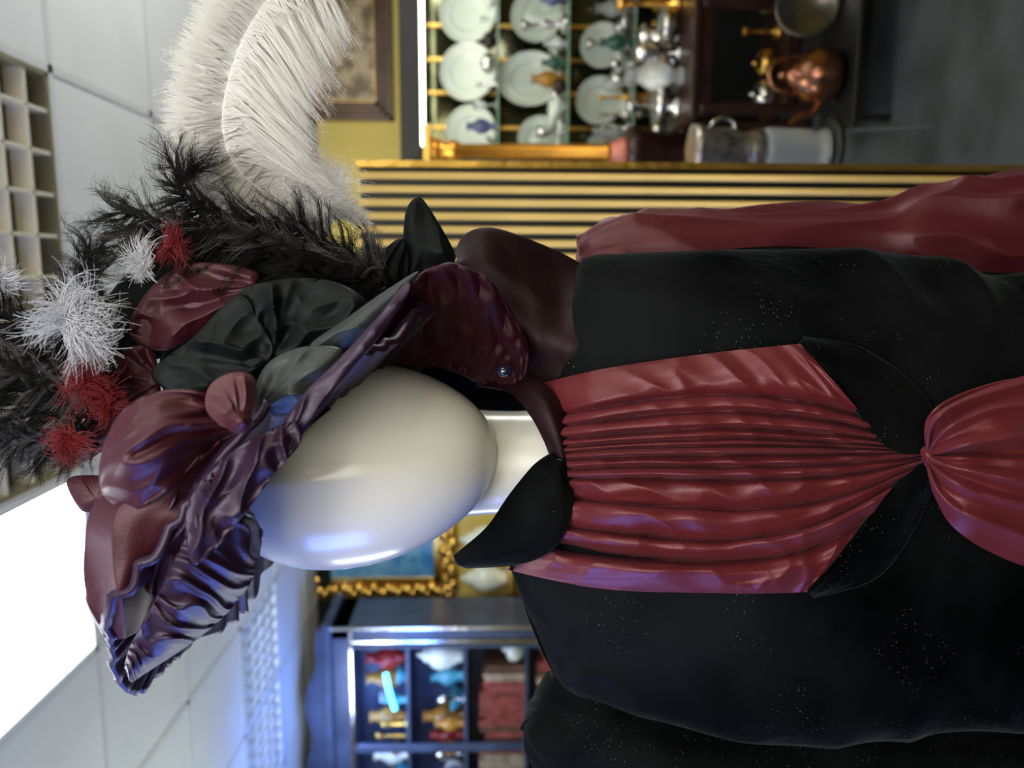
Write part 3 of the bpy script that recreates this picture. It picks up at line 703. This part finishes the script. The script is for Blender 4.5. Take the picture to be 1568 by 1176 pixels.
side=[[(330,690,.50),(345,740,.495),(350,790,.50)],[(280,760,.495),(305,800,.485),(330,850,.495)],[(240,830,.50),(270,860,.49),(292,905,.50)],[(215,905,.515),(240,935,.51),(255,965,.515)]]
surf("side_gather",side,M_brim,hat,90,90,lambda u,v:.006*sharp(v*8+1.5*nz(u*3,v*2))+.005*nz(u*4,v*4,2),None,.002)
pillow("bow_small_loop",[(322,640),(328,602),(362,582),(395,588),(402,630),(388,662),(350,668)],(362,625),.475,.012,satin("rose_satin",(.050,.013,.017),graz=(.16,.065,.075)),hat,fo=(375,660),nf=7,amp=.005,seed=3,puff=True)
pillow("bow_knot",[(352,655),(368,640),(388,645),(395,662),(382,676),(360,674)],(375,658),.465,.010,M_sat,hat,fo=(340,658),nf=10,amp=.002)
pillow("bow_end",[(104,752),(135,742),(175,750),(185,790),(160,812),(148,842),(146,805),(124,795)],(150,778),.56,.005,M_sat,hat,nf=5,amp=.003,seed=5)
pillow("grey_leaf",[(398,612),(418,568),(468,543),(532,545),(522,582),(492,622),(450,652),(412,642)],(460,597),.50,.010,M_satg,hat,fo=(400,640),nf=6,amp=.007,seed=6)
pillow("grey_leaf_long",[(484,540),(535,502),(598,457),(655,425),(606,492),(560,532),(520,552)],(556,505),.52,.008,M_satg,hat,fo=(480,550),nf=10,amp=.003,seed=7)
pillow("black_ribbon_loop",[(236,582),(298,530),(372,460),(405,500),(425,556),(345,604),(282,618)],(340,550),.535,.004,M_satk,hat,fo=(450,580),nf=8,amp=.010,seed=8,tilt=(-.005,0))
pillow("black_ribbon_loop_2",[(368,465),(440,436),(520,440),(572,470),(562,505),(482,538),(415,556)],(465,490),.535,.004,M_satk,hat,fo=(415,585),nf=8,amp=.011,seed=9)
pillow("red_rosette",[(203,522),(225,462),(288,413),(382,418),(402,442),(332,505),(258,548)],(300,478),.56,.004,M_sat,hat,fo=(420,450),nf=13,amp=.013,seed=10)
pillow("red_rosette_2",[(165,565),(232,540),(250,600),(245,640),(180,690),(130,722),(105,705),(140,640)],(190,625),.56,.004,M_sat,hat,fo=(255,600),nf=11,amp=.013,seed=11)
pillow("front_ruffle",[(290,800),(325,735),(385,690),(455,660),(470,690),(425,745),(385,800),(335,860),(300,880)],(370,765),.475,.006,M_brim,hat,fo=(440,560),nf=26,amp=.007,seed=12)
pillow("front_ruffle_2",[(440,670),(470,620),(530,560),(590,495),(635,440),(640,455),(590,530),(540,590),(480,670),(455,690)],(530,580),.485,.004,M_brim,hat,fo=(440,700),nf=20,amp=.003,seed=14)
pg=[[(330,740,.475),(385,790,.485),(410,830,.52)],[(300,820,.475),(355,860,.485),(395,900,.52)],[(262,900,.485),(315,935,.495),(360,950,.53)],[(232,960,.50),(275,990,.505),(310,995,.54)],[(205,1010,.52),(218,1040,.52),(235,1045,.55)],[(196,1040,.53),(203,1062,.53),(210,1062,.55)]]
surf("brim_gather",pg,M_brim,hat,260,50,lambda u,v:.0045*sharp(u*38+3.5*nz(u*6,v*2)+2*v)*(.3+1.2*abs(nz(u*9,3)))+.004*nz(u*5,v*3,2),None,.002)
pillow("crown_drape",[(250,560),(330,500),(430,470),(560,470),(600,500),(540,580),(460,660),(300,680)],(430,560),.59,.01,M_satk,hat,fo=(415,585),nf=9,amp=.005,seed=31)
pillow("feather_base",[(170,560),(160,480),(230,400),(320,360),(440,370),(560,410),(610,450),(500,480),(350,500),(250,560)],(350,450),.60,.008,M_satk,hat,fo=(415,585),nf=9,amp=.005,seed=32)
pillow("black_leaf_tip",[(634,330),(650,309),(666,318),(706,385),(708,410),(665,422),(636,438),(630,385)],(662,378),.64,.008,M_satk,hat,fo=(650,250),nf=14,amp=.006,seed=15)
pillow("black_fold",[(575,420),(600,390),(628,372),(640,400),(632,445),(600,462),(570,470)],(608,420),.63,.007,M_satk,hat,fo=(640,340),nf=26,amp=.005,seed=16)
pillow("jewel",[(775,576),(785,570),(797,572),(801,580),(794,588),(780,588)],(788,580),.63,.006,basic("dark_blue_bead",(.006,.01,.03),.05,coat=1),hat,nf=1,amp=0,puff=True)
# ---- plumes
S=Strands(); SP=Strands()
sp=[(520,345,.64),(430,310,.63),(372,265,.62),(348,205,.61),(354,135,.60),(380,60,.59),(425,-10,.58),(490,-70,.58)]
LRf=lambda s:(162-55*max(0,s-.35)/.65 if s>.35 else 55+305*s)
feather(S,sp,3200,lambda s:92 if s>.3 else 34+190*s,LRf,.30,lambda s:-.35-.15*(1-s),(-4,8),(22,38),r=.00026,clump=13,jit=.13,dj=.012,spineS=SP,conv=1.0,wave=3)
feather(S,sp,1500,lambda s:96 if s>.3 else 40+180*s,lambda s:LRf(s)*1.03,.1,lambda s:-.2-.15*(1-s),(-8,14),(22,45),r=.00016,clump=9,jit=.3,dj=.016,fluff=5,wave=6)
feather(S,sp,1200,lambda s:78 if s>.3 else 40+100*s,lambda s:60,.05,.3,(-6,10),(10,10),r=.00022,clump=9,jit=.3,dj=.016,fluff=1,wave=5)
tuft(S,(500,300,.62),700,72,.6,1.5,.00020,1.2,4); tuft(S,(440,300,.62),400,60,.9,1.5,.00020,1.2,9)
S.obj("white_ostrich_plume",M_fw,hat); SP.obj("plume_quill",M_fw,hat)
K1=Strands()
for i,(spn,n,L) in enumerate((
 ([(600,440,.60),(520,385,.59),(430,350,.585),(350,340,.58),(285,310,.58),(285,275,.58)],1300,84),
 ([(610,450,.59),(500,425,.58),(400,395,.575),(300,380,.575),(200,375,.58)],1200,72),
 ([(570,420,.60),(480,400,.60),(380,370,.60),(260,350,.60),(190,330,.60)],900,78),
 ([(190,560,.56),(150,500,.56),(130,450,.57),(140,400,.57)],900,66),
 ([(200,590,.56),(110,560,.56),(40,520,.56),(-40,450,.56)],1200,95),
 ([(180,640,.56),(100,640,.56),(30,610,.56),(-50,560,.56)],1200,95),
 ([(160,680,.56),(80,690,.56),(10,680,.56),(-60,650,.56)],1000,62))):
    feather(K1,spn,n,L,L,1.0,1.0,(-2,16),(-2,16),r=.00021,clump=14,jit=.7,dj=.03,seg=8,conv=.9,wave=13,fluff=1,fl=(12,26))
K1.obj("black_ostrich_feathers",M_fk,hat)
G=Strands()
feather(G,[(600,420,.585),(500,390,.575),(400,365,.57),(280,355,.57),(190,380,.57)],140,70,70,.95,.95,(-5,4),(-5,4),r=.00016,clump=6,jit=.6,dj=.03,wave=10)
feather(G,[(170,600,.55),(100,600,.55),(20,570,.55),(-50,520,.55)],260,85,85,.95,.95,(-5,4),(-5,4),r=.00018,clump=6,jit=.6,dj=.03,wave=10)
feather(G,[(140,670,.55),(70,690,.55),(0,690,.55),(-60,690,.55)],240,66,66,.95,.95,(-5,4),(-5,4),r=.00018,clump=6,jit=.6,dj=.03,wave=10)
tuft(G,(585,400,.60),260,50,3.6,1.6,.00025,.9,5)
G.obj("grey_feather_wisps",M_fg,hat)
Wt=Strands()
tuft(Wt,(108,498,.535),560,92,3.0,2.8,.00040,1.2,11,.10,18); tuft(Wt,(135,545,.53),200,56,1.2,1.2,.00038,1.0,12,.1,18)
tuft(Wt,(228,405,.55),280,48,3.0,1.6,.00038,1.0,13,.12,18); tuft(Wt,(2,430,.55),200,45,2.5,3,.0004,.9,14)
Wt.obj("white_feather_tufts",basic("white_marabou",(.56,.57,.62),.6,noise_s=20,noise_a=.1),hat)
Rt=Strands()
tuft(Rt,(268,385,.55),240,44,2.5,3.1,.0004,1.0,21,.12,16); tuft(Rt,(135,600,.53),420,60,2.5,3.1,.0004,1.0,22,.14,16); tuft(Rt,(112,690,.53),300,50,2.2,2.6,.0004,1.0,23,.12,16); tuft(Rt,(165,635,.53),240,45,0,3.1,.0004,1.0,24,.12,16)
Rt.obj("red_feather_tufts",M_fr,hat)

# ================================================================== LIGHTS
def area(name,loc,tgt,size,power,col,sy=None):
    l=bpy.data.lights.new(name,'AREA'); l.size=size; l.energy=power; l.color=col
    if sy: l.shape='RECTANGLE'; l.size_y=sy
    o=bpy.data.objects.new(name,l); sc.collection.objects.link(o); o.location=loc
    o.rotation_euler=(Vector(tgt)-Vector(loc)).to_track_quat('-Z','Y').to_euler(); return o
area("ceiling_lamp_front",(-.1,-.7,2.6),(0,.6,1.4),.9,19,(1,.98,.95))
area("added_fill_front",(.35,-1.3,1.5),(0,.6,1.5),.9,3.5,(1,.98,.93))  # added fill from the camera side to brighten the head
area("side_lamp_blue",(-1.5,.35,1.75),(-.1,.65,1.5),.5,15,(.13,.26,1))
area("added_bounce_right",(1.5,.1,2.0),(0,.7,1.4),.6,8,(1,.92,.68))  # added area light standing in for yellowish bounce from the right
area("added_plume_light",(.95,.45,2.55),(.28,.6,1.72),.4,4.5,(1,.98,.95))  # added light aimed at the white plume to brighten it
area("added_ceiling_fill_right",(2.0,2.4,1.7),(.8,2.3,2.65),.8,28,(1,.99,.97))  # added out of view on the right to brighten the ceiling
area("added_ceiling_fill_left",(-2.6,2.0,1.7),(-1.4,2.3,2.65),.8,18,(.80,.90,1))  # added out of view on the left to brighten the ceiling
area("added_ceiling_fill_behind",(0.1,-.6,1.9),(0,.8,2.65),.8,9,(1,.98,.95))  # added behind the camera, pointing up to lift the ceiling
area("ceiling_lamp_back_right",(1.2,3.1,2.6),(1.2,3.8,0.8),1.0,16,(1,.93,.8))
area("ceiling_lamp_back",(-.4,3.0,2.6),(-.4,4.9,1.6),1.0,32,(1,.93,.75))
area("bookcase_lamp_blue",(-2.4,3.5,2.0),(-2.3,4.0,2.65),.4,10,(.12,.28,1))
area("bookcase_lamp",(BX1-.6,3.6,2.3),(BX1-.6,4.4,1.4),.4,8,(.62,.75,1))
area("bookcase_inner_lamp",(BX1-.6,4.3,2.29),(BX1-.6,4.38,1.7),.3,2.5,(.15,.35,1))
w=bpy.data.worlds.new("world"); sc.world=w; w.use_nodes=True
w.node_tree.nodes['Background'].inputs[0].default_value=(.6,.65,.75,1); w.node_tree.nodes['Background'].inputs[1].default_value=.15
